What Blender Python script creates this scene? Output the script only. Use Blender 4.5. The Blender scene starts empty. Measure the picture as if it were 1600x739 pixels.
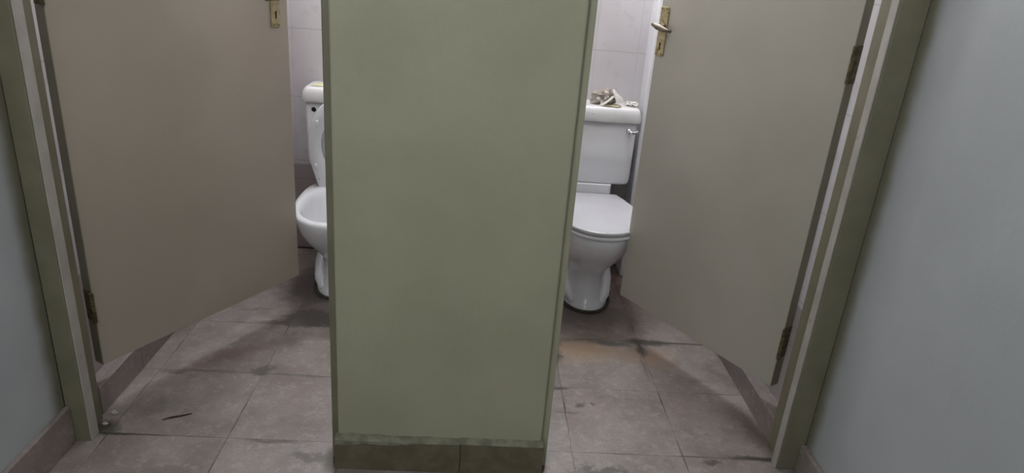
import bpy, bmesh, math, random
from mathutils import Vector, Matrix, noise
random.seed(7)
S = bpy.context.scene
COL = S.collection

# ------------------------------------------------------------------ camera
F_PX, PITCH, ROLL, YAW, CAM_H = 1071.9, 0.3748, 0.0795, 0.0594, 1.4265
fwd = Vector((math.sin(YAW)*math.cos(PITCH), math.cos(YAW)*math.cos(PITCH), -math.sin(PITCH)))
rt0 = Vector((math.cos(YAW), -math.sin(YAW), 0)); up0 = rt0.cross(fwd)
rt = math.cos(ROLL)*rt0 + math.sin(ROLL)*up0
up = -math.sin(ROLL)*rt0 + math.cos(ROLL)*up0
cd = bpy.data.cameras.new('camera'); cam = bpy.data.objects.new('camera', cd); COL.objects.link(cam)
cd.sensor_width = 36; cd.lens = F_PX/1600*36; cd.clip_start = 0.02
M = Matrix((( rt.x, up.x, -fwd.x, 0), (rt.y, up.y, -fwd.y, 0), (rt.z, up.z, -fwd.z, CAM_H), (0,0,0,1)))
cam.matrix_world = M
S.camera = cam

# ------------------------------------------------------------------ world, lights, exposure
S.view_settings.view_transform = 'Standard'; S.view_settings.look = 'None'
S.view_settings.exposure = 0.11; S.view_settings.gamma = 1.0; S.view_settings.use_curve_mapping = False
w = bpy.data.worlds.new('world'); S.world = w; w.use_nodes = True
w.node_tree.nodes['Background'].inputs[0].default_value = (0.75, 0.85, 1.0, 1)
w.node_tree.nodes['Background'].inputs[1].default_value = 0.6
def area(name, loc, target, sx, sy, power, color):
    l = bpy.data.lights.new(name, 'AREA'); l.shape = 'RECTANGLE'; l.size = sx; l.size_y = sy
    l.energy = power; l.color = color
    o = bpy.data.objects.new(name, l); COL.objects.link(o); o.location = loc
    o.rotation_euler = (Vector(target)-Vector(loc)).to_track_quat('-Z', 'Y').to_euler()
    return o
# daylight through the high window of each cubicle, and through the lobby window behind the photographer
area('daylight_left_cubicle', (-0.60, 3.47, 2.26), (-0.60, 2.75, 0.9), 0.60, 0.40, 38, (0.93, 0.95, 1.0))
area('daylight_right_cubicle', (0.53, 3.47, 2.26), (0.53, 2.75, 0.9), 0.60, 0.40, 38, (0.93, 0.95, 1.0))
area('lobby_window_daylight', (-0.5, -1.36, 1.85), (0.7, 1.2, 1.1), 1.0, 1.0, 15, (0.80, 0.90, 1.0))

# ------------------------------------------------------------------ material helpers
def lin(c):
    c = c/255.0
    return c/12.92 if c <= 0.04045 else ((c+0.055)/1.055)**2.4
def rgb(r, g, b): return (lin(r), lin(g), lin(b), 1)
class NT:
    def __init__(s, m): s.m = m; m.use_nodes = True; s.t = m.node_tree; s.n = s.t.nodes; s.b = s.n['Principled BSDF']
    def new(s, ty, **kw):
        x = s.n.new(ty)
        for k, v in kw.items(): setattr(x, k, v)
        return x
    def l(s, a, b): s.t.links.new(a, b)
    def val(s, x, sock):
        if hasattr(x, 'links'): s.l(x, sock)
        else: sock.default_value = x
    def math(s, op, a, b=0.0, clamp=False):
        x = s.new('ShaderNodeMath', operation=op, use_clamp=clamp); s.val(a, x.inputs[0]); s.val(b, x.inputs[1]); return x.outputs[0]
    def ramp(s, x, a, b, lo=0.0, hi=1.0):
        r = s.new('ShaderNodeMapRange', interpolation_type='SMOOTHSTEP'); s.val(x, r.inputs[0])
        r.inputs[1].default_value = a; r.inputs[2].default_value = b; r.inputs[3].default_value = lo; r.inputs[4].default_value = hi
        return r.outputs[0]
    def mix(s, f, a, b, mode='MIX'):
        x = s.new('ShaderNodeMix', data_type='RGBA', blend_type=mode, clamp_factor=True)
        s.val(f, x.inputs[0]); s.val(a, x.inputs[6]); s.val(b, x.inputs[7]); return x.outputs[2]
    def noise(s, scale, detail=3, vec=None, rough=0.5):
        x = s.new('ShaderNodeTexNoise'); x.inputs['Scale'].default_value = scale; x.inputs['Detail'].default_value = detail
        x.inputs['Roughness'].default_value = rough
        if vec is not None: s.l(vec, x.inputs['Vector'])
        return x
    def bump(s, h, strength=0.2, dist=0.01):
        x = s.new('ShaderNodeBump'); x.inputs['Strength'].default_value = strength; x.inputs['Distance'].default_value = dist
        s.l(h, x.inputs['Height']); s.l(x.outputs[0], s.b.inputs['Normal'])
def geo_pos(nt): return nt.new('ShaderNodeNewGeometry').outputs['Position']

def mat(name, c1, c2=None, scale=8, rough=0.6, bump=0.0, bscale=60, metal=0.0, spec=0.5, coat=0.0, spots=None):
    m = bpy.data.materials.new(name); nt = NT(m)
    pos = geo_pos(nt)
    if c2 is None: c2 = tuple(min(1, v*1.12) for v in c1[:3])+(1,)
    n = nt.noise(scale, 4, pos)
    col = nt.mix(nt.ramp(n.outputs[0], 0.35, 0.65), c1, c2)
    if spots:
        sc, thr, sp = spots
        n2 = nt.noise(sc, 3, pos, 0.6)
        col = nt.mix(nt.ramp(n2.outputs[0], thr, thr+0.06), col, sp)
    nt.l(col, nt.b.inputs['Base Color'])
    nt.b.inputs['Roughness'].default_value = rough; nt.b.inputs['Metallic'].default_value = metal
    nt.b.inputs['Specular IOR Level'].default_value = spec
    if coat: nt.b.inputs['Coat Weight'].default_value = coat; nt.b.inputs['Coat Roughness'].default_value = 0.12
    if bump:
        n3 = nt.noise(bscale, 3, pos); nt.bump(n3.outputs[0], bump, 0.004)
    return m

OLIVE = mat('olive_green_wall_paint', rgb(153,151,128), rgb(160,158,135), 3, 0.55, 0.15, 90)
OLIVE_SHADE = mat('shade_darkened_olive_gloss', rgb(110,106,86), rgb(119,115,95), 9, 0.45, 0.15, 60)  # olive darkened for the shade on recessed frame fronts and hinge edges
LOBBY = mat('pale_grey_lobby_paint', rgb(163,167,169), rgb(171,175,177), 2.5, 0.6, 0.12, 70)
FRAME_LIT = mat('frame_lit_cream_gloss', rgb(158,154,146), rgb(168,164,156), 14, 0.4, 0.15, 40, spots=(22, 0.66, rgb(140,132,112)))  # frame tone lightened for the cubicle light on the reveals
DOOR = mat('door_beige_gloss_paint', rgb(157,148,135), rgb(164,155,142), 2.2, 0.42, 0.10, 50)
DOOR_R = mat('door_greyer_beige_gloss_paint', rgb(160,156,144), rgb(167,163,151), 2.2, 0.42, 0.10, 50)
PLASTER = mat('rough_cement_plaster', rgb(108,106,90), rgb(134,132,114), 30, 0.9, 0.6, 60)
SKIRT_DK = mat('brown_skirting_tile', rgb(92,85,66), rgb(106,98,78), 25, 0.5, 0.2, 60)
CERAMIC = mat('white_glazed_ceramic', rgb(214,215,218), rgb(220,221,224), 5, 0.16, coat=0.3)
CERAMIC_D = mat('dusty_white_ceramic', rgb(205,204,204), rgb(216,215,215), 9, 0.28, coat=0.15, spots=(38, 0.70, rgb(160,156,150)))
PLASTIC = mat('white_seat_plastic', rgb(216,217,220), rgb(223,224,226), 6, 0.25, spots=(60, 0.69, rgb(168,166,162)))
CHROME = mat('chrome_lever', rgb(200,200,200), rgb(215,215,215), 10, 0.18, metal=1.0)
RUST = mat('rusty_steel_hinge', rgb(70,62,42), rgb(104,94,66), 60, 0.7, 0.4, 120, metal=0.3)
BRASS = mat('tarnished_brass_plate', rgb(150,136,96), rgb(172,160,124), 55, 0.5, 0.3, 150, metal=0.3, spots=(75, 0.61, rgb(92,74,50)))
LEVER = mat('pitted_grey_lever', rgb(92,82,68), rgb(134,123,106), 70, 0.5, 0.4, 160, metal=0.4, spots=(120, 0.66, rgb(84,70,54)))
BLACK = mat('black_hole_void', rgb(14,10,8), rgb(20,16,12), 20, 0.9)
DARK_BROWN = mat('dark_grime_and_foot_bead', rgb(50,46,34), rgb(72,66,50), 60, 0.85, 0.5, 120)
LIDM = mat('dusty_white_seat_lid', rgb(184,184,188), rgb(190,190,194), 6, 0.3, spots=(48, 0.67, rgb(140,138,134)))
PAPERW = mat('white_crumpled_tissue', rgb(196,193,188), rgb(210,208,204), 30, 0.9, 0.3, 80)
PAPERG = mat('grey_beige_crumpled_paper', rgb(146,137,128), rgb(182,175,167), 30, 0.9, 0.4, 90)
PAPERB = mat('tan_stained_paper', rgb(140,128,96), rgb(172,162,134), 40, 0.9, 0.4, 90)
CREAM = mat('cream_paper', rgb(200,192,150), rgb(212,205,168), 20, 0.8)
CEIL = mat('white_ceiling_paint', rgb(205,205,200), rgb(212,212,208), 2, 0.8)
WHITEP = mat('white_gloss_boxing_paint', rgb(222,222,226), rgb(228,228,231), 3, 0.35)
TWIG = mat('dark_dry_stick', rgb(44,38,32), rgb(60,52,44), 80, 0.8)
CRUMB = mat('pale_plaster_crumb', rgb(150,146,134), rgb(170,166,156), 60, 0.9, 0.5, 120)
WATER = mat('still_toilet_water', rgb(96,98,98), rgb(104,106,106), 6, 0.05)

def corner_shade(m):
    # corner shade painted into the grey side walls as a soft olive darkening
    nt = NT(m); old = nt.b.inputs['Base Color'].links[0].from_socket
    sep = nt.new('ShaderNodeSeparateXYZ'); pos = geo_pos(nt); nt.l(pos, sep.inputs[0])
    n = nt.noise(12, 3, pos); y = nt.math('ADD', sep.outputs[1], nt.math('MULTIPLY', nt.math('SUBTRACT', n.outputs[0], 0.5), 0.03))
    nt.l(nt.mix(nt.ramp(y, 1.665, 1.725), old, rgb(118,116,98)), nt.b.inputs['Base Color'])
corner_shade(LOBBY)
def tile_wall_mat():
    m = bpy.data.materials.new('pinkish_glazed_wall_tiles'); nt = NT(m); pos = geo_pos(nt)
    sep = nt.new('ShaderNodeSeparateXYZ'); nt.l(pos, sep.inputs[0])
    nrm = nt.new('ShaderNodeSeparateXYZ'); g = nt.new('ShaderNodeNewGeometry'); nt.l(g.outputs['Normal'], nrm.inputs[0])
    side = nt.math('GREATER_THAN', nt.math('ABSOLUTE', nrm.outputs[0]), 0.5)
    u = nt.math('ADD', nt.math('MULTIPLY', sep.outputs[0], nt.math('SUBTRACT', 1.0, side)), nt.math('MULTIPLY', nt.math('ADD', sep.outputs[1], 0.115), side))
    def line(v, period, off, wd):
        a = nt.math('DIVIDE', nt.math('SUBTRACT', v, off-50*period), period); fr = nt.math('FRACT', a)
        d = nt.math('MINIMUM', fr, nt.math('SUBTRACT', 1.0, fr)); d = nt.math('MULTIPLY', d, period)
        return nt.ramp(d, wd*0.5, wd, 1.0, 0.0)
    def single(z0, wd):
        return nt.ramp(nt.math('ABSOLUTE', nt.math('SUBTRACT', sep.outputs[2], z0)), wd*0.5, wd, 1.0, 0.0)
    above = nt.math('GREATER_THAN', sep.outputs[2], 0.45)
    low = nt.math('SUBTRACT', 1.0, above)
    rows = nt.math('MULTIPLY', line(sep.outputs[2], 0.31, 1.09, 0.0022), above)
    rows = nt.math('MAXIMUM', rows, nt.math('MAXIMUM', single(0.377, 0.003), single(0.313, 0.002)))
    cols = line(u, 0.2, -0.885, 0.0016)
    gr = nt.math('MAXIMUM', rows, nt.math('MULTIPLY', cols, 0.5))
    n = nt.noise(3, 3, pos); n2 = nt.noise(14, 5, pos, 0.6)
    c = nt.mix(nt.ramp(n.outputs[0], 0.3, 0.7), rgb(196,192,195), rgb(204,201,203))
    c = nt.mix(nt.math('MULTIPLY', nt.ramp(n2.outputs[0], 0.52, 0.75), 0.35), c, rgb(160,150,148))
    # lower band of darker tiles
    c = nt.mix(nt.math('MULTIPLY', low, 0.75), c, rgb(146,134,132))
    c = nt.mix(nt.math('MULTIPLY', gr, 0.38), c, rgb(120,108,104))
    c = nt.mix(nt.math('MULTIPLY', single(0.0, 0.014), 0.9), c, rgb(36,32,26))   # open dirty joint along the floor
    nt.l(c, nt.b.inputs['Base Color']); nt.b.inputs['Roughness'].default_value = 0.3
    nt.bump(nt.math('SUBTRACT', 1.0, gr), 0.3, 0.002)
    return m
TILEW = tile_wall_mat()

def floor_mat(name='worn_pink_grey_floor_tiles', skirt=False):
    m = bpy.data.materials.new(name); nt = NT(m); pos = geo_pos(nt)
    sep = nt.new('ShaderNodeSeparateXYZ'); nt.l(pos, sep.inputs[0])
    X, Y = sep.outputs[0], sep.outputs[1]
    T = 0.36
    wob = nt.noise(30, 2, pos); wb = nt.math('MULTIPLY', nt.math('SUBTRACT', wob.outputs[0], 0.5), 0.004)
    def cell(v, off):
        a = nt.math('DIVIDE', nt.math('SUBTRACT', nt.math('ADD', v, wb), off-50*T), T)
        return nt.math('FLOOR', a), nt.math('FRACT', a)
    ci, cf = cell(X, 0.352) if not skirt else cell(X, 0.27)
    ri, rf = cell(Y, 1.776)
    def ed(fr): return nt.math('MULTIPLY', nt.math('MINIMUM', fr, nt.math('SUBTRACT', 1.0, fr)), T)
    nwid = nt.noise(7, 3, pos)
    wide = nt.ramp(nwid.outputs[0], 0.42, 0.68, 0.0013, 0.0036)
    dist = nt.math('MINIMUM', ed(cf), ed(rf)) if not skirt else ed(rf)
    gr = nt.math('SUBTRACT', 1.0, nt.math('DIVIDE', dist, wide), True); gr = nt.ramp(gr, 0.0, 0.5)
    # per tile variation
    cmb = nt.new('ShaderNodeCombineXYZ'); nt.l(ci, cmb.inputs[0]); nt.l(ri, cmb.inputs[1])
    wn = nt.new('ShaderNodeTexWhiteNoise', noise_dimensions='3D'); nt.l(cmb.outputs[0], wn.inputs['Vector'])
    tv = wn.outputs['Value']
    off = nt.new('ShaderNodeVectorMath', operation='MULTIPLY_ADD'); nt.l(wn.outputs['Color'], off.inputs[0]); off.inputs[1].default_value = (5,5,5); nt.l(pos, off.inputs[2])
    n1 = nt.noise(7, 6, off.outputs[0], 0.62); n2 = nt.noise(2.6, 4, off.outputs[0], 0.55); n3 = nt.noise(60, 4, pos, 0.6)
    c = nt.mix(nt.ramp(n1.outputs[0], 0.34, 0.66), rgb(126,117,113), rgb(149,140,136))
    c = nt.mix(nt.math('MULTIPLY', nt.ramp(n2.outputs[0], 0.45, 0.68), 0.55), c, rgb(134,117,113))
    c = nt.mix(nt.math('MULTIPLY', nt.ramp(n3.outputs[0], 0.5, 0.75), 0.35), c, rgb(112,103,98))
    c = nt.mix(nt.math('MULTIPLY', tv, 0.18), c, rgb(128,120,110))
    n4 = nt.noise(13, 5, pos, 0.65)
    n5 = nt.noise(160, 3, pos, 0.7)
    c = nt.mix(nt.math('MULTIPLY', nt.ramp(n5.outputs[0], 0.42, 0.7), 0.35), c, rgb(92,84,80))
    n6 = nt.noise(30, 5, off.outputs[0], 0.7)
    c = nt.mix(nt.math('MULTIPLY', nt.ramp(n6.outputs[0], 0.5, 0.68), 0.35), c, rgb(176,166,160))
    c = nt.mix(nt.math('MULTIPLY', nt.ramp(n4.outputs[0], 0.55, 0.72), 0.45), c, rgb(116,105,99))
    gstr = nt.ramp(nt.noise(4.5, 3, pos).outputs[0], 0.38, 0.62, 0.35, 0.9)
    c = nt.mix(nt.math('MULTIPLY', gr, gstr), c, rgb(66,60,54))
    if not skirt:
        # a noise-warped position for the stains
        nw = nt.noise(16, 6, pos, 0.72)
        vm = nt.new('ShaderNodeVectorMath', operation='SUBTRACT'); nt.l(nw.outputs['Color'], vm.inputs[0]); vm.inputs[1].default_value = (0.5,0.5,0.5)
        def stain(c, cx, cy, rx, ry, ang, colr, amt, warp=0.16, soft=0.5):
            sc = nt.new('ShaderNodeVectorMath', operation='MULTIPLY_ADD'); nt.l(vm.outputs[0], sc.inputs[0]); sc.inputs[1].default_value = (warp,warp,0); nt.l(pos, sc.inputs[2])
            mp = nt.new('ShaderNodeMapping', vector_type='TEXTURE'); nt.l(sc.outputs[0], mp.inputs[0])
            mp.inputs['Location'].default_value = (cx, cy, 0); mp.inputs['Rotation'].default_value = (0,0,math.radians(ang)); mp.inputs['Scale'].default_value = (rx, ry, 100)
            ln = nt.new('ShaderNodeVectorMath', operation='LENGTH'); nt.l(mp.outputs[0], ln.inputs[0])
            f = nt.ramp(ln.outputs['Value'], 1-soft, 1.0+soft*0.3, 1.0, 0.0)
            return nt.mix(nt.math('MULTIPLY', f, amt), c, colr)
        for st in STAINS: c = stain(c, *st)
        # hairline crack / pieced tiles beside the pillar in the right doorway
    nt.l(c, nt.b.inputs['Base Color']); nt.b.inputs['Roughness'].default_value = 0.42
    rr = nt.ramp(n1.outputs[0], 0.3, 0.7, 0.36, 0.55); nt.l(rr, nt.b.inputs['Roughness'])
    h = nt.math('ADD', nt.math('MULTIPLY', gr, -1.0), nt.math('MULTIPLY', n3.outputs[0], 0.3))
    nt.bump(h, 0.35, 0.003)
    return m
CEM, RED, ORG, DRK = rgb(92,88,84), rgb(112,88,84), rgb(158,128,92), rgb(66,60,54)
STAINS = [  # x, y, rx, ry, angle, colour, amount, warp, softness
    (-0.66, 2.56, 0.12, 0.085, 8, CEM, 0.9, 0.20, 0.25),
    (-0.76, 2.51, 0.12, 0.022, 0, CEM, 0.85, 0.10, 0.5),
    (-0.90, 2.615, 0.10, 0.012, 14, CEM, 0.5, 0.10, 0.8),
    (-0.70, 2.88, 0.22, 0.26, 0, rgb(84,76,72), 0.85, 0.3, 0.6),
    (-0.85, 2.28, 0.26, 0.05, 34, RED, 0.6, 0.16, 0.9),
    (-0.70, 2.38, 0.07, 0.11, -20, CEM, 0.65, 0.2, 0.9),
    (-0.735, 2.158, 0.05, 0.03, 24, CEM, 0.9, 0.10, 0.5),
    (-1.035, 2.125, 0.05, 0.022, 0, CEM, 0.85, 0.08, 0.6),
    (-0.92, 2.138, 0.12, 0.012, 0, CEM, 0.6, 0.05, 0.8),
    (-0.62, 2.137, 0.16, 0.010, 0, CEM, 0.5, 0.05, 0.8),
    (-0.98, 1.93, 0.13, 0.07, 10, CEM, 0.35, 0.25, 0.9),
    (-0.52, 1.86, 0.10, 0.05, 10, rgb(110,92,88), 0.5, 0.3, 0.9),
    (-0.46, 1.712, 0.08, 0.022, 0, DRK, 0.6, 0.16, 0.7),
    (-0.58, 1.768, 0.10, 0.010, 0, DRK, 0.6, 0.04, 0.7),
    (-1.12, 1.80, 0.06, 0.045, 0, rgb(50,46,36), 0.9, 0.08, 0.8),
    (-1.06, 1.776, 0.07, 0.008, 0, rgb(50,46,36), 0.7, 0.02, 0.6),
    (0.46, 2.42, 0.22, 0.12, 0, ORG, 0.55, 0.22, 0.9),
    (0.74, 2.38, 0.12, 0.10, 0, ORG, 0.4, 0.2, 0.9),
    (0.45, 2.49, 0.18, 0.016, 8, CEM, 0.6, 0.10, 0.8),
    (0.60, 2.475, 0.09, 0.024, -8, CEM, 0.9, 0.08, 0.6),
    (0.75, 2.495, 0.12, 0.032, 0, DRK, 0.9, 0.08, 0.6),
    (0.712, 2.43, 0.022, 0.06, 0, DRK, 0.8, 0.06, 0.6),
    (0.88, 2.50, 0.16, 0.008, 0, DRK, 0.85, 0.02, 0.5),
    (0.70, 2.30, 0.012, 0.10, 0, CEM, 0.6, 0.04, 0.8),
    (0.345, 2.40, 0.035, 0.12, 0, DRK, 0.9, 0.10, 0.5),
    (0.34, 2.13, 0.05, 0.012, 0, DRK, 0.85, 0.03, 0.6),
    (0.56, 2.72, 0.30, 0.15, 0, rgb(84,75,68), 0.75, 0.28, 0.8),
    (0.72, 2.62, 0.05, 0.11, 0, rgb(84,76,52), 0.6, 0.16, 0.8),
    (0.86, 3.05, 0.22, 0.35, 0, rgb(96,66,54), 0.8, 0.3, 0.6),
    (0.405, 2.035, 0.022, 0.018, 30, DRK, 0.75, 0.12, 0.7),
    (0.455, 2.045, 0.014, 0.010, 0, DRK, 0.7, 0.08, 0.7),
    (0.56, 2.08, 0.16, 0.010, -4, CEM, 0.4, 0.12, 0.9),
    (0.36, 1.985, 0.05, 0.008, 0, CEM, 0.7, 0.04, 0.6),
    (0.86, 2.22, 0.06, 0.035, 0, rgb(104,92,88), 0.5, 0.22, 0.9),
    (0.44, 1.685, 0.12, 0.03, 0, DRK, 0.8, 0.20, 0.7),
    (0.80, 1.755, 0.035, 0.010, 0, DRK, 0.75, 0.08, 0.6),
    (1.01, 1.90, 0.05, 0.20, 18, rgb(84,74,62), 0.8, 0.14, 0.9),
    (0.99, 2.26, 0.12, 0.05, -50, CEM, 0.6, 0.2, 0.9),
    (0.97, 1.778, 0.12, 0.014, 0, rgb(56,50,38), 0.85, 0.04, 0.7),
    (0.245, 1.72, 0.03, 0.10, 0, rgb(70,62,50), 0.8, 0.03, 0.7),
    (-0.39, 1.70, 0.03, 0.07, 0, rgb(56,52,38), 0.8, 0.03, 0.7),
]
FLOOR = floor_mat()
SKIRT = floor_mat('worn_pink_grey_skirting_tiles', True)

# ------------------------------------------------------------------ mesh helpers
def obj(name, bm, m, parent=None, smooth=False, label=None, bevel=0.0, sub=0):
    me = bpy.data.meshes.new(name)
    bmesh.ops.recalc_face_normals(bm, faces=bm.faces)
    bm.to_mesh(me); bm.free()
    me.materials.append(m)
    if smooth:
        for p in me.polygons: p.use_smooth = True
    o = bpy.data.objects.new(name, me); COL.objects.link(o)
    if parent: o.parent = parent
    if label: o['label'] = label
    if bevel:
        b = o.modifiers.new('bevel', 'BEVEL'); b.width = bevel; b.segments = 3; b.limit_method = 'ANGLE'
    if sub:
        s = o.modifiers.new('sub', 'SUBSURF'); s.levels = sub; s.render_levels = sub
    return o
def struct(name, bm, m, **k):
    o = obj(name, bm, m, **k); o['kind'] = 'structure'; return o
def empty(name, loc, rz=0, rx=0, parent=None):
    o = bpy.data.objects.new(name, None); COL.objects.link(o); o.location = loc; o.rotation_euler = (rx, 0, rz)
    o.empty_display_size = 0.1
    if parent: o.parent = parent
    return o
def tag(o, label, cat, group=None):
    o['label'] = label; o['category'] = cat
    if group: o['group'] = group
    return o
def box(bm, x0, x1, y0, y1, z0, z1, mtx=None):
    vs = [bm.verts.new((x, y, z)) for x in (x0, x1) for y in (y0, y1) for z in (z0, z1)]
    if mtx:
        for v in vs: v.co = mtx @ v.co
    for f in ((0,1,3,2), (4,6,7,5), (0,4,5,1), (2,3,7,6), (0,2,6,4), (1,5,7,3)): bm.faces.new([vs[i] for i in f])
    return bm
def B(*a): return box(bmesh.new(), *a)
def prism(bm, pts, z0, z1):
    a = [bm.verts.new((x, y, z0)) for x, y in pts]; b = [bm.verts.new((x, y, z1)) for x, y in pts]
    n = len(pts)
    bm.faces.new(a[::-1]); bm.faces.new(b)
    for i in range(n): bm.faces.new((a[i], a[(i+1) % n], b[(i+1) % n], b[i]))
    return bm
def loft(bm, rings, cap0=True, cap1=True):
    R = [[bm.verts.new(p) for p in r] for r in rings]; n = len(R[0])
    for a, b in zip(R, R[1:]):
        for i in range(n): bm.faces.new((a[i], a[(i+1) % n], b[(i+1) % n], b[i]))
    if cap0: bm.faces.new(R[0][::-1])
    if cap1: bm.faces.new(R[-1])
    return bm
def tube(bm, pts, rads, n=10, cap=True):
    rings = []
    pts = [Vector(p) for p in pts]
    if not isinstance(rads, (list, tuple)): rads = [rads]*len(pts)
    ref = None
    for i, p in enumerate(pts):
        d = (pts[min(i+1, len(pts)-1)]-pts[max(i-1, 0)]).normalized()
        if ref is None: ref = d.orthogonal().normalized()
        ref = (ref - d*ref.dot(d)).normalized(); s = d.cross(ref)
        rings.append([p + (ref*math.cos(2*math.pi*k/n)+s*math.sin(2*math.pi*k/n))*rads[i] for k in range(n)])
    return loft(bm, rings, cap, cap)
def rrect(cx, cy, hx, hy, r, n=5):
    out = []
    for qx, qy, a0 in ((1,1,0), (-1,1,90), (-1,-1,180), (1,-1,270)):
        for k in range(n+1):
            a = math.radians(a0+90*k/n); out.append((cx+qx*(hx-r)+r*math.cos(a), cy+qy*(hy-r)+r*math.sin(a)))
    return out

# ------------------------------------------------------------------ dimensions
BACK = 3.285; LW, RW = -1.175, 1.08; CL, CR = -1.20, 1.085; H = 2.7; FRONT = -1.3
PL, PR, PF = -0.365, 0.236, 1.674
FY = 1.735         # face of the outer frames
LJ, RJ = -1.115, 1.000

# ------------------------------------------------------------------ room shell
struct('floor', B(LW-0.15, RW+0.15, FRONT-0.1, BACK+0.1, -0.08, 0.0), FLOOR)
struct('ceiling', B(LW-0.15, RW+0.15, FRONT-0.1, BACK+0.1, H, H+0.08), CEIL)
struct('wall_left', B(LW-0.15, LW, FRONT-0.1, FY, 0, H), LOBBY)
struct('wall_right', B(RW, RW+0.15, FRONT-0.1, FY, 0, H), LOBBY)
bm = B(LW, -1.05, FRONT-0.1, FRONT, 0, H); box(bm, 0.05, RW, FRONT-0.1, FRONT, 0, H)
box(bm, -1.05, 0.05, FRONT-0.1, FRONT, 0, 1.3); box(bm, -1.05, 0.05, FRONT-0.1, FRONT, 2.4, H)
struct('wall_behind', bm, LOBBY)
struct('wall_middle', B(PL, PR, PF, 1.79, 0, 2.10), OLIVE, bevel=0.006)
bm = B(LW-0.15, RW+0.15, 1.70, 1.79, 2.10, H)
struct('wall_front', bm, OLIVE)
struct('wall_left_cubicle', B(LW-0.15, CL, FY+0.004, BACK, 0, H), TILEW)
struct('wall_right_cubicle', B(CR, RW+0.15, FY+0.004, BACK, 0, H), TILEW)
struct('wall_partition', B(-0.075, 0.01, 1.79, BACK, 0, H), TILEW)
# back wall with one high window opening per cubicle
bm = bmesh.new()
zz = (2.05, 2.47)
for x0, x1, solid in ((CL-0.12, -0.90, 1), (-0.90, -0.30, 0), (-0.30, 0.23, 1), (0.23, 0.83, 0), (0.83, CR+0.14, 1)):
    if solid: box(bm, x0, x1, BACK, BACK+0.1, 0, H)
    else: box(bm, x0, x1, BACK, BACK+0.1, 0, zz[0]); box(bm, x0, x1, BACK, BACK+0.1, zz[1], H)
struct('wall_back', bm, TILEW)
def window(name, x0, x1, y0, y1, z0, z1):
    bm = bmesh.new(); t = 0.035
    box(bm, x0, x1, y0, y1, z0, z0+t); box(bm, x0, x1, y0, y1, z1-t, z1)
    box(bm, x0, x0+t, y0, y1, z0+t, z1-t); box(bm, x1-t, x1, y0, y1, z0+t, z1-t)
    box(bm, (x0+x1)/2-0.012, (x0+x1)/2+0.012, y0, y1, z0+t, z1-t)
    struct(name, bm, WHITEP)
window('window_1', -0.90, -0.30, BACK+0.03, BACK+0.07, *zz)
window('window_2', 0.23, 0.83, BACK+0.03, BACK+0.07, *zz)
window('window_3', -1.05, 0.05, FRONT-0.07, FRONT-0.03, 1.3, 2.4)
# boxed pipe casing in the back corner of the right cubicle
struct('trim_1', B(0.752, CR, 3.16, BACK, 0, H), WHITEP, bevel=0.006)

# ------------------------------------------------------------------ door frames
def outer_frame(n, s, jx, wx, hy, dp):
    # L-shaped post: stop facing the lobby, then a rebate where the leaf hangs; s=+1 left, -1 right
    bm = bmesh.new()
    a, b = sorted((wx, jx-s*0.004)); box(bm, a, b, FY, FY+dp, 0, 2.08)
    a, b = sorted((wx, jx-s*0.022)); box(bm, a, b, FY+dp, hy, 0, 2.08)
    return bm
def inner_post(x0, s):
    bm = bmesh.new()
    a, b = sorted((x0, x0+s*0.024)); box(bm, a, b, 1.705, 1.755, 0, 2.08)
    a, b = sorted((x0, x0+s*0.012)); box(bm, a, b, 1.755, 1.79, 0, 2.08)
    return bm
def add_mesh(bm, other):
    me = bpy.data.meshes.new('tmp'); other.to_mesh(me); other.free(); bm.from_mesh(me); bpy.data.meshes.remove(me); return bm
bm = outer_frame(1, 1, LJ, LW, 1.846, 0.042); add_mesh(bm, inner_post(PL, -1)); box(bm, LW, PL, 1.70, 1.79, 2.08, 2.10)
t2 = struct('trim_2', bm, OLIVE_SHADE, bevel=0.004)
obj('lit_reveal', B(LJ-0.004, LJ, FY+0.003, FY+0.042, 0, 2.08), FRAME_LIT, t2, bevel=0.0015, label='worn cream jamb reveal, lightened as if lit')  # thin board added to carry the lit tone of the reveal
bm = outer_frame(1, -1, RJ, RW, 1.858, 0.034); box(bm, PR, RW, 1.70, 1.79, 2.08, 2.10)
t3 = struct('trim_3', bm, OLIVE_SHADE, bevel=0.004)
obj('lit_reveal', B(RJ, RJ+0.004, FY+0.003, FY+0.034, 0, 2.08), FRAME_LIT, t3, bevel=0.0015, label='worn cream jamb reveal, lightened as if lit')
obj('lock_jamb', inner_post(PR, 1), OLIVE, t3, bevel=0.002, label='light olive jamb on the pillar side')

# ------------------------------------------------------------------ skirtings
struct('baseboard_left', B(LW, LW+0.016, FRONT, FY-0.001, 0, 0.125), SKIRT, bevel=0.003)
struct('baseboard_right', B(RW-0.018, RW, FRONT, FY-0.001, 0, 0.098), SKIRT, bevel=0.003)
bm = B(PL-0.008, -0.0045, PF-0.017, PF, 0, 0.106); box(bm, -0.0025, PR+0.008, PF-0.017, PF, 0, 0.109)
base = struct('baseboard_middle', bm, SKIRT_DK, bevel=0.002)
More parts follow.
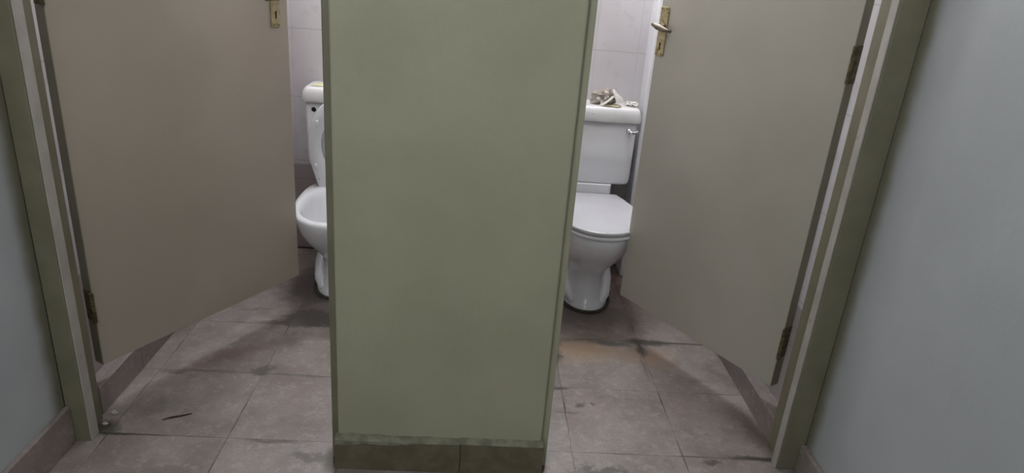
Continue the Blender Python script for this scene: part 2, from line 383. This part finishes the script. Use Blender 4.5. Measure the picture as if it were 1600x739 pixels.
# ragged cement bead over the skirting of the pillar, and its drips down the tiles
bm = bmesh.new(); N = 70; prof = []
for i in range(N+1):
    x = PL-0.006+(PR-PL+0.012)*i/N
    d = 0.004+0.016*max(0, noise.noise(Vector((x*9, 2.3, 0))))+0.006*noise.noise(Vector((x*40, 0, 1)))
    if x > 0.0: d = 0.003+0.004*abs(noise.noise(Vector((x*30, 5, 1))))
    elif x < -0.18: d += 0.008
    z0 = 0.1065 if x < -0.0035 else 0.1095
    tp = z0+0.006+0.006*abs(noise.noise(Vector((x*14, 7, 0))))
    prof.append([(x, PF+0.002, tp+0.003), (x, PF-0.010, tp), (x, PF-0.0195, z0-0.001), (x, PF-0.019, z0-d), (x, PF-0.0165, z0-d-0.001), (x, PF-0.015, z0-0.002), (x, PF+0.002, z0+0.0005)])
loft(bm, prof)
obj('cement_bead', bm, PLASTER, base, smooth=False, label='ragged grey cement bead over dark skirting')
struct('baseboard_left_cubicle', B(CL, -1.146, 1.865, BACK, 0, 0.10), SKIRT, bevel=0.003)
struct('baseboard_right_cubicle', B(1.030, CR, 1.865, BACK, 0, 0.09), SKIRT, bevel=0.003)

# ------------------------------------------------------------------ doors
def door(n, hinge, free, s, z0=0.171, th=0.040):
    """s=+1: leaf hung on the left post; origin at the hinge corner of the lobby-side face, local +x along the leaf"""
    hx, hy = hinge; fx, fy = free
    L = math.hypot(fx-hx, fy-hy); ang = math.atan2(fy-hy, fx-hx)
    root = empty('door_%d' % n, (hx, hy, 0), ang); root['kind'] = 'structure'
    # local +y is left of the leaf direction: behind the face for the left leaf (s=1), in front for the right leaf
    ya, yb = (0, th) if s > 0 else (-th, 0)
    obj('door_leaf', B(0, L, ya, yb, z0, 2.06), DOOR if s > 0 else DOOR_R, root, bevel=0.0025)
    obj('edge_strip', B(-0.0015, 0, ya+0.001, yb-0.001, z0+0.001, 2.058), OLIVE_SHADE, root, label='hinge edge of the leaf, olive darkened for shade')  # thin strip, shade between leaf and post put into its colour
    fr = -1 if s > 0 else 1           # direction the lobby face looks along local y
    return root, L, fr
def plate(root, L, fr, t0, t1, z0, z1, keyz, lever=None):
    y0, y1 = sorted((0, fr*0.006))
    bm = B(L-t1, L-t0, y0, y1, z0, z1)
    p = obj('lock_plate', bm, BRASS, root, bevel=0.0015, label='tarnished brass lock plate')
    tc = L-(t0+t1)/2
    # keyhole: round top and slot
    bm = bmesh.new()
    pts = [(0.0038*math.cos(a)*1.15, 0.0055+0.0046*math.sin(a)) for a in [math.radians(-50+280*k/12) for k in range(13)]]
    pts += [(-0.0032, -0.014), (0.0032, -0.014)]
    a = [bm.verts.new((tc+u, fr*0.0055, keyz+v)) for u, v in pts]; b = [bm.verts.new((tc+u, fr*0.0066, keyz+v)) for u, v in pts]
    bm.faces.new(a); bm.faces.new(b)
    for i in range(len(pts)): bm.faces.new((a[i], a[(i+1) % len(pts)], b[(i+1) % len(pts)], b[i]))
    obj('keyhole', bm, BLACK, p)
    for zz_ in (z0+0.007, z1-0.007):
        for du in (-0.012, 0.012):
            bm = bmesh.new(); tube(bm, [(tc+du, fr*0.005, zz_), (tc+du, fr*0.0072, zz_)], [0.0034, 0.0028], 10)
            obj('screw', bm, RUST, p, smooth=False)
    if lever:
        z = lever
        bm = bmesh.new()
        tube(bm, [(tc-.006, fr*0.005, z), (tc-.008, fr*0.012, z), (tc-.012, fr*0.028, z), (tc-.016, fr*0.042, z)], [0.013, 0.010, 0.0085, 0.009], 14)
        obj('handle_boss', bm, LEVER, root, smooth=True)
        bm = bmesh.new()
        tube(bm, [(tc+0.018, fr*0.040, z+0.006), (tc+0.010, fr*0.041, z+0.007), (tc+0.000, fr*0.043, z+0.003), (tc-0.012, fr*0.045, z+0.001),
                  (tc-0.030, fr*0.045, z-0.002), (tc-0.050, fr*0.043, z-0.006), (tc-0.062, fr*0.041, z-0.0075), (tc-0.074, fr*0.040, z-0.008)],
             [0.0065, 0.0085, 0.008, 0.0105, 0.0105, 0.0075, 0.0055, 0.0065], 12)
        obj('handle_lever', bm, LEVER, root, smooth=True, label='pitted grey lever handle')
def hinge(root, fr, th, z0, z1):
    s = -fr
    bm = bmesh.new()
    ya, yb = sorted((0.002*s, (th-0.002)*s)); box(bm, -0.003, 0.0005, ya, yb, z0, z1)
    n = 5; 
    for k in range(n):
        a = z0+(z1-z0)*k/n; b = z0+(z1-z0)*(k+1)/n-0.002
        tube(bm, [(-0.006, fr*0.004, a), (-0.006, fr*0.004, b)], 0.0065, 10)
    obj('hinge', bm, RUST, root, label='painted rusty butt hinge')
d1, L1, f1 = door(1, (-1.134, 1.889), (-0.714, 2.610), 1)
plate(d1, L1, f1, 0.041, 0.081, 1.163, 1.335, 1.207, lever=1.268)
hinge(d1, f1, 0.040, 0.325, 0.425); hinge(d1, f1, 0.040, 1.245, 1.345)
d2, L2, f2 = door(2, (1.027, 1.942), (0.628, 2.590), -1)
plate(d2, L2, f2, 0.004, 0.044, 1.160, 1.331, 1.196, lever=1.262)
hinge(d2, f2, 0.040, 0.283, 0.395); hinge(d2, f2, 0.040, 1.185, 1.292)

# ------------------------------------------------------------------ toilets
def egg(yf, yb, w, z, n=48, nf=2.15, nb=2.8, ymid=None):
    out = []; ym = ymid if ymid is not None else yb-(yb-yf)*0.42
    for k in range(n):
        a = 2*math.pi*k/n; c, s_ = math.cos(a), math.sin(a)
        e = nf if s_ < 0 else nb
        x = w*math.copysign(abs(c)**(2/e), c); yy = math.copysign(abs(s_)**(2/e), s_)
        y = ym+yy*((ym-yf) if s_ < 0 else (yb-ym))
        out.append((x, y, z))
    return out
OUTLINE = None
def seat_outline(front, w, back, scale=1.0, n=22):
    """half outline of the lid, from the back corner to the front centre, mirrored"""
    pts = [(0.128, back), (0.150, back-0.06), (0.168, back-0.125)]
    ymax = back-0.25
    pts += [(w*0.985, back-0.19)]
    for k in range(n+1):
        a = math.pi/2*k/n
        pts.append((w*math.cos(a)**0.88, ymax-(ymax-front)*math.sin(a)**1.0))
    pts = [(x*scale if i < 4 else x, y) for i, (x, y) in enumerate(pts)]
    full = pts+[(-x, y) for x, y in pts[-2::-1]]
    return full                       # clockwise from back right
def slab_from_outline(bm, outl, z0, z1, r=0.006):
    cx = 0; cy = sum(y for x, y in outl)/len(outl)
    def sh(d): return [(x-(x-cx)/max(1e-6, math.hypot(x-cx, y-cy))*d, y-(y-cy)/max(1e-6, math.hypot(x-cx, y-cy))*d) for x, y in outl]
    rings = []
    for d, z in ((r, z0), (r*0.3, z0+r*0.3), (0, z0+r), (0, z1-r), (r*0.3, z1-r*0.3), (r, z1)):
        rings.append([(x, y, z) for x, y in sh(d)])
    return loft(bm, rings)
def toilet(cx, label, raised, lever, deck_top=0.47):
    t = empty('toilet', (cx, BACK, 0)); tag(t, label, 'toilet', 'close-coupled toilets in the cubicles')
    # pan: foot, pedestal, bowl, rim and inside, one surface
    R = [egg(-.548, -.20, .112, 0), egg(-.548, -.20, .112, .018), egg(-.538, -.20, .104, .030), egg(-.522, -.20, .092, .07), egg(-.516, -.20, .087, .12),
         egg(-.520, -.20, .088, .165), egg(-.552, -.19, .102, .200), egg(-.604, -.17, .132, .245), egg(-.652, -.15, .156, .290), egg(-.690, -.14, .172, .335),
         egg(-.716, -.13, .181, .375), egg(-.724, -.12, .185, .398), egg(-.722, -.12, .185, .410), egg(-.712, -.125, .178, .418),
         egg(-.690, -.25, .158, .418), egg(-.680, -.265, .148, .410), egg(-.672, -.28, .140, .385), egg(-.655, -.30, .130, .34), egg(-.60, -.33, .10, .27), egg(-.53, -.38, .055, .215), egg(-.50, -.42, .03, .20)]
    bm = bmesh.new(); loft(bm, R)
    obj('bowl', bm, CERAMIC, t, smooth=True)
    bm = bmesh.new(); loft(bm, [egg(-.585, -.35, .092, .262), egg(-.585, -.35, .092, .266)])
    obj('water', bm, WATER, t)
    # trapway bulge with capped floor screw on each side
    for s_ in (-1, 1):
        bm = bmesh.new()
        tube(bm, [(s_*.062, -.50, .03), (s_*.078, -.44, .05), (s_*.085, -.36, .09), (s_*.085, -.27, .13), (s_*.075, -.2, .16)], [.015, .034, .042, .044, .036], 16)
        obj('trapway', bm, CERAMIC, t, smooth=True)
        bm = bmesh.new(); tube(bm, [(s_*.098, -.44, .055), (s_*.1135, -.443, .057)], [.010, .008], 12)
        obj('screw_cap', bm, DARK_BROWN, t, smooth=False, label='dark screw hole cap')
    # dark bead round the foot
    bm = bmesh.new()
    ring = egg(-.554, -.20, .119, .006)
    tube(bm, ring+[ring[0]], 0.0075, 8)
    obj('foot_bead', bm, DARK_BROWN, t, smooth=True, label='dark bead round foot')
    # back deck that carries the cistern
    bm = bmesh.new(); 
    loft(bm, [[(x, y, z) for x, y in rrect(0, -.125, .104*k, .085*j, .02)] for z, k, j in ((.30, .95, .9), (.40, 1, 1), (.47, 1, 1), (.502, 1.0, 1.0))])
    obj('pan_deck', bm, CERAMIC, t, smooth=False, bevel=0.003)
    # cistern
    prof = [(.500, .88, .86), (.506, .955, .94), (.516, .985, .975), (.535, .992, .985), (.62, .995, .99), (.80, 1.0, 1.0)]
    bm = bmesh.new(); loft(bm, [[(x, y, z) for x, y in rrect(0, -.105, .190*a, .093*b, .028)] for z, a, b in prof])
    obj('cistern', bm, CERAMIC, t, smooth=True)
    prof = [(.797, .96, .94), (.798, .995, .99), (.804, 1.0, 1.0), (.816, 1.0, 1.0), (.832, .994, .985), (.846, .978, .955), (.856, .952, .91), (.861, .93, .87), (.863, .90, .82), (.863, .5, .45)]
    bm = bmesh.new(); loft(bm, [[(x, y, z) for x, y in rrect(0, -.108, .202*a, .104*b, .026)] for z, a, b in prof])
    obj('cistern_lid', bm, CERAMIC_D, t, smooth=True)
    # seat and lid
    sl = seat_outline(-.742, .188, -.215)
    def seat_mesh():
        bm = bmesh.new(); outer = sl; n = len(outer); cy = -.48
        inner = []
        for (x, y) in outer:
            a = math.atan2(y-cy, x); rx, ry = .124, .165
            inner.append((rx*math.cos(a), cy+ry*math.sin(a)*(1.0 if y < cy else .95)))
        def mixr(k, z): return [(o[0]*(1-k)+i[0]*k, o[1]*(1-k)+i[1]*k, z) for o, i in zip(outer, inner)]
        rings = [mixr(.06, 0), mixr(0, .005), mixr(0, .011), mixr(.08, .016), mixr(.5, .018), mixr(.92, .013), mixr(1, .008), mixr(1, .003), mixr(.94, 0)]
        R = [[bm.verts.new(p) for p in r] for r in rings]
        for k in range(len(R)):
            a, b = R[k], R[(k+1) % len(R)]
            for i in range(n): bm.faces.new((a[i], a[(i+1) % n], b[(i+1) % n], b[i]))
        return bm
    def pads():
        out = []
        for x, y in ((.140, -.60), (-.140, -.60), (.150, -.37), (-.150, -.37)):
            bm = bmesh.new()
            loft(bm, [[(x+u, y+v, z) for u, v in rrect(0, 0, .0075*k, .017*k, .0055*k)] for z, k in ((.001, 1), (-.005, .95), (-.0075, .7))]); out.append(bm)
        return out
    pivot = Vector((0, -.236 if raised else -.225, .430))
    def xf(o, deg, dz=0.0):
        # rotate the flat part up about the hinge line
        a = math.radians(deg)
        Mx = Matrix.Translation(pivot) @ Matrix.Rotation(-a, 4, 'X') @ Matrix.Translation(-Vector((0, pivot.y, 0))) @ Matrix.Translation((0, 0, dz))
        o.matrix_local = Mx
    ang = 88.5 if raised else 0
    k_s = 0.9 if raised else 1.0
    seat = obj('seat', seat_mesh(), PLASTIC, t, smooth=True); xf(seat, ang, -.006)
    for bmp in pads():
        obj('bumper', bmp, PLASTIC, seat, smooth=True)
    bm = bmesh.new(); slab_from_outline(bm, sl, 0, .016, .005)
    lid = obj('lid', bm, LIDM, t, smooth=False, label='dusty white seat lid'); xf(lid, ang+(1.5 if raised else 0), .0145)
    if raised:
        for o in (seat, lid): o.scale = (0.90, 0.87, 1)
    for s_ in (-1, 1):
        bm = bmesh.new()
        tube(bm, [(s_*.075-.022, -.222, .434), (s_*.075-.006, -.222, .434), (s_*.075, -.222, .430), (s_*.075+.006, -.222, .434), (s_*.075+.022, -.222, .434)], [.010, .010, .014, .010, .010], 12)
        obj('seat_hinge', bm, DARK_BROWN if raised else PLASTIC, t, smooth=True)
    if lever:
        bm = bmesh.new()
        tube(bm, [(.150, -.197, .762), (.150, -.213, .762)], [.013, .011], 14)
        tube(bm, [(.148, -.212, .763), (.158, -.216, .759), (.172, -.217, .758), (.186, -.214, .763), (.190, -.211, .766)], [.006, .0075, .0075, .0065, .004], 10)
        obj('flush_lever', bm, CHROME, t, smooth=True, label='small chrome flush lever')
    else:
        bm = bmesh.new()
        tube(bm, [(-.150, -.1970, .765), (-.150, -.1992, .765)], .0105, 16)
        obj('lever_hole', bm, BLACK, t, label='empty black hole of missing flush lever')
    return t
toilet(-.597, 'white toilet with its seat raised, behind the beige door at left', True, False)
toilet(.53, 'white toilet with closed seat lid and crumpled paper on its cistern', False, True)

# ------------------------------------------------------------------ loose things
def crumple(name, m, loc, sc, seed, amp=0.45, sub=3, freq=1.7):
    bm = bmesh.new(); bmesh.ops.create_icosphere(bm, subdivisions=sub, radius=1)
    o = Vector((seed*3.1, seed*1.7, 0))
    for v in bm.verts:
        p = v.co.copy(); c = noise.cell(p*freq*1.3+o); d = 1-abs(noise.noise(p*freq+o))*2
        k = 1+amp*(d-0.4)+amp*0.4*noise.noise(p*5+o)+amp*0.25*(c-0.5)
        v.co = Vector((p.x*k*sc[0], p.y*k*sc[1], max(-0.55, p.z*k)*sc[2]))
    zm = min(v.co.z for v in bm.verts)
    for v in bm.verts: v.co.z -= zm
    ob = obj(name, bm, m); ob.location = loc; return ob
def sheet(name, m, pts, thick=0.0012):
    """folded sheet: a strip of quads given as pairs of points"""
    bm = bmesh.new(); vs = [(bm.verts.new(a), bm.verts.new(b)) for a, b in pts]
    for (a, b), (c, d) in zip(vs, vs[1:]): bm.faces.new((a, b, d, c))
    o = obj(name, bm, m); s = o.modifiers.new('thick', 'SOLIDIFY'); s.thickness = thick; s.offset = 1
    return o
LT = 0.8635
ox, oy = 0.585, BACK-0.115
p = crumple('crumpled_paper', PAPERG, (ox-0.022, oy, LT+0.001), (.056, .042, .044), 2, 0.55)
tag(p, 'grey beige crumpled paper wad on the right toilet cistern', 'paper')
q = sheet('paper_strip', PAPERW, [((.038, -.02, .062), (.052, -.012, .058)), ((.030, -.035, .046), (.048, -.030, .046)), ((.012, -.050, .030), (.032, -.046, .034)), ((-.012, -.058, .014), (.008, -.060, .016)), ((-.030, -.060, .004), (-.014, -.066, .003))])
q.parent = p
q2 = sheet('paper_fold', PAPERW, [((.028, -.02, .070), (.040, -.015, .072)), ((.036, -.036, .050), (.056, -.026, .052)), ((.044, -.042, .030), (.080, -.030, .036)), ((.050, -.046, .012), (.088, -.034, .016))])
q2.parent = p
b = sheet('paper_scrap', PAPERB, [((ox-.040, oy-.062, LT+.001), (ox-.034, oy-.02, LT+.001)), ((ox-.005, oy-.070, LT+.004), (ox+.0, oy-.02, LT+.002)), ((ox+.030, oy-.080, LT+.002), (ox+.034, oy-.025, LT+.005)), ((ox+.052, oy-.060, LT+.007), (ox+.050, oy-.020, LT+.002))])
tag(b, 'flat tan stained paper scrap under the crumpled wad on the cistern', 'paper')
p3 = crumple('tissue_wad', PAPERW, (ox+.110, oy+.010, LT-.001), (.028, .040, .012), 5, 0.5)
tag(p3, 'small white tissue wad on the right end of the right cistern lid', 'tissue')
c = sheet('paper_card', CREAM, [((-.765, BACK-.165, LT+.0015), (-.745, BACK-.095, LT+.0005)), ((-.68, BACK-.165, LT+.0015), (-.675, BACK-.095, LT+.001)), ((-.62, BACK-.165, LT+.0015), (-.62, BACK-.095, LT+.0005))])
tag(c, 'flat cream card lying on the left toilet cistern lid', 'card')
bm = bmesh.new(); tube(bm, [(-.957, 1.848, .003), (-.935, 1.861, .004), (-.905, 1.873, .0035), (-.879, 1.887, .003)], [.001, .0028, .0028, .0012], 8)
tag(obj('dry_stick', bm, TWIG, smooth=True), 'thin dark dry stick lying on the floor tile by the left door', 'stick')
for i, (x, y, s_, lab) in enumerate(((-1.118, 1.876, .011, 'larger pale plaster crumb on the floor by the left door post'), (-1.118, 1.818, .009, 'smaller pale plaster crumb tucked against the left door post foot'))):
    o = crumple('plaster_crumb', CRUMB, (x, y, 0), (s_, s_*.7, s_*.5), 11+i, 0.5, 2)
    tag(o, lab, 'crumb', 'plaster crumbs by the left door post')

# ceiling lamps: one over the lobby; unseen ones added to brighten the cubicles
def ceiling_lamp(x, y, label, watts, color):
    lamp = empty('ceiling_lamp', (x, y, H)); tag(lamp, label, 'lamp', 'round opal ceiling lamps')
    bm = bmesh.new(); tube(bm, [(0,0,0), (0,0,-.02), (0,0,-.03)], [.08, .08, .06], 24); obj('lamp_base', bm, WHITEP, lamp, smooth=False)
    bm = bmesh.new(); tube(bm, [(0,0,-.028), (0,0,-.05), (0,0,-.09), (0,0,-.12), (0,0,-.135)], [.06, .10, .115, .085, .02], 24); obj('lamp_shade', bm, OPAL, lamp, smooth=True)
    l = bpy.data.lights.new('lamp_light', 'POINT'); l.energy = watts; l.color = color; l.shadow_soft_size = 0.11
    o = bpy.data.objects.new('lamp_light', l); COL.objects.link(o); o.location = (x, y, H-0.27)
OPAL = mat('opal_lamp_glass', rgb(225,225,220), rgb(230,230,226), 5, 0.3)
OPAL.node_tree.nodes['Principled BSDF'].inputs['Emission Color'].default_value = (1, .98, .94, 1); OPAL.node_tree.nodes['Principled BSDF'].inputs['Emission Strength'].default_value = 1.5
ceiling_lamp(-0.30, 0.15, 'round opal ceiling lamp over the lobby', 24, (1.0, 0.97, 0.90))
ceiling_lamp(-0.62, 2.98, 'unseen opal ceiling lamp added to brighten the left cubicle', 31, (0.98, 0.98, 1.0))
ceiling_lamp(0.52, 2.90, 'unseen opal ceiling lamp added to brighten the right cubicle', 38, (0.98, 0.98, 1.0))
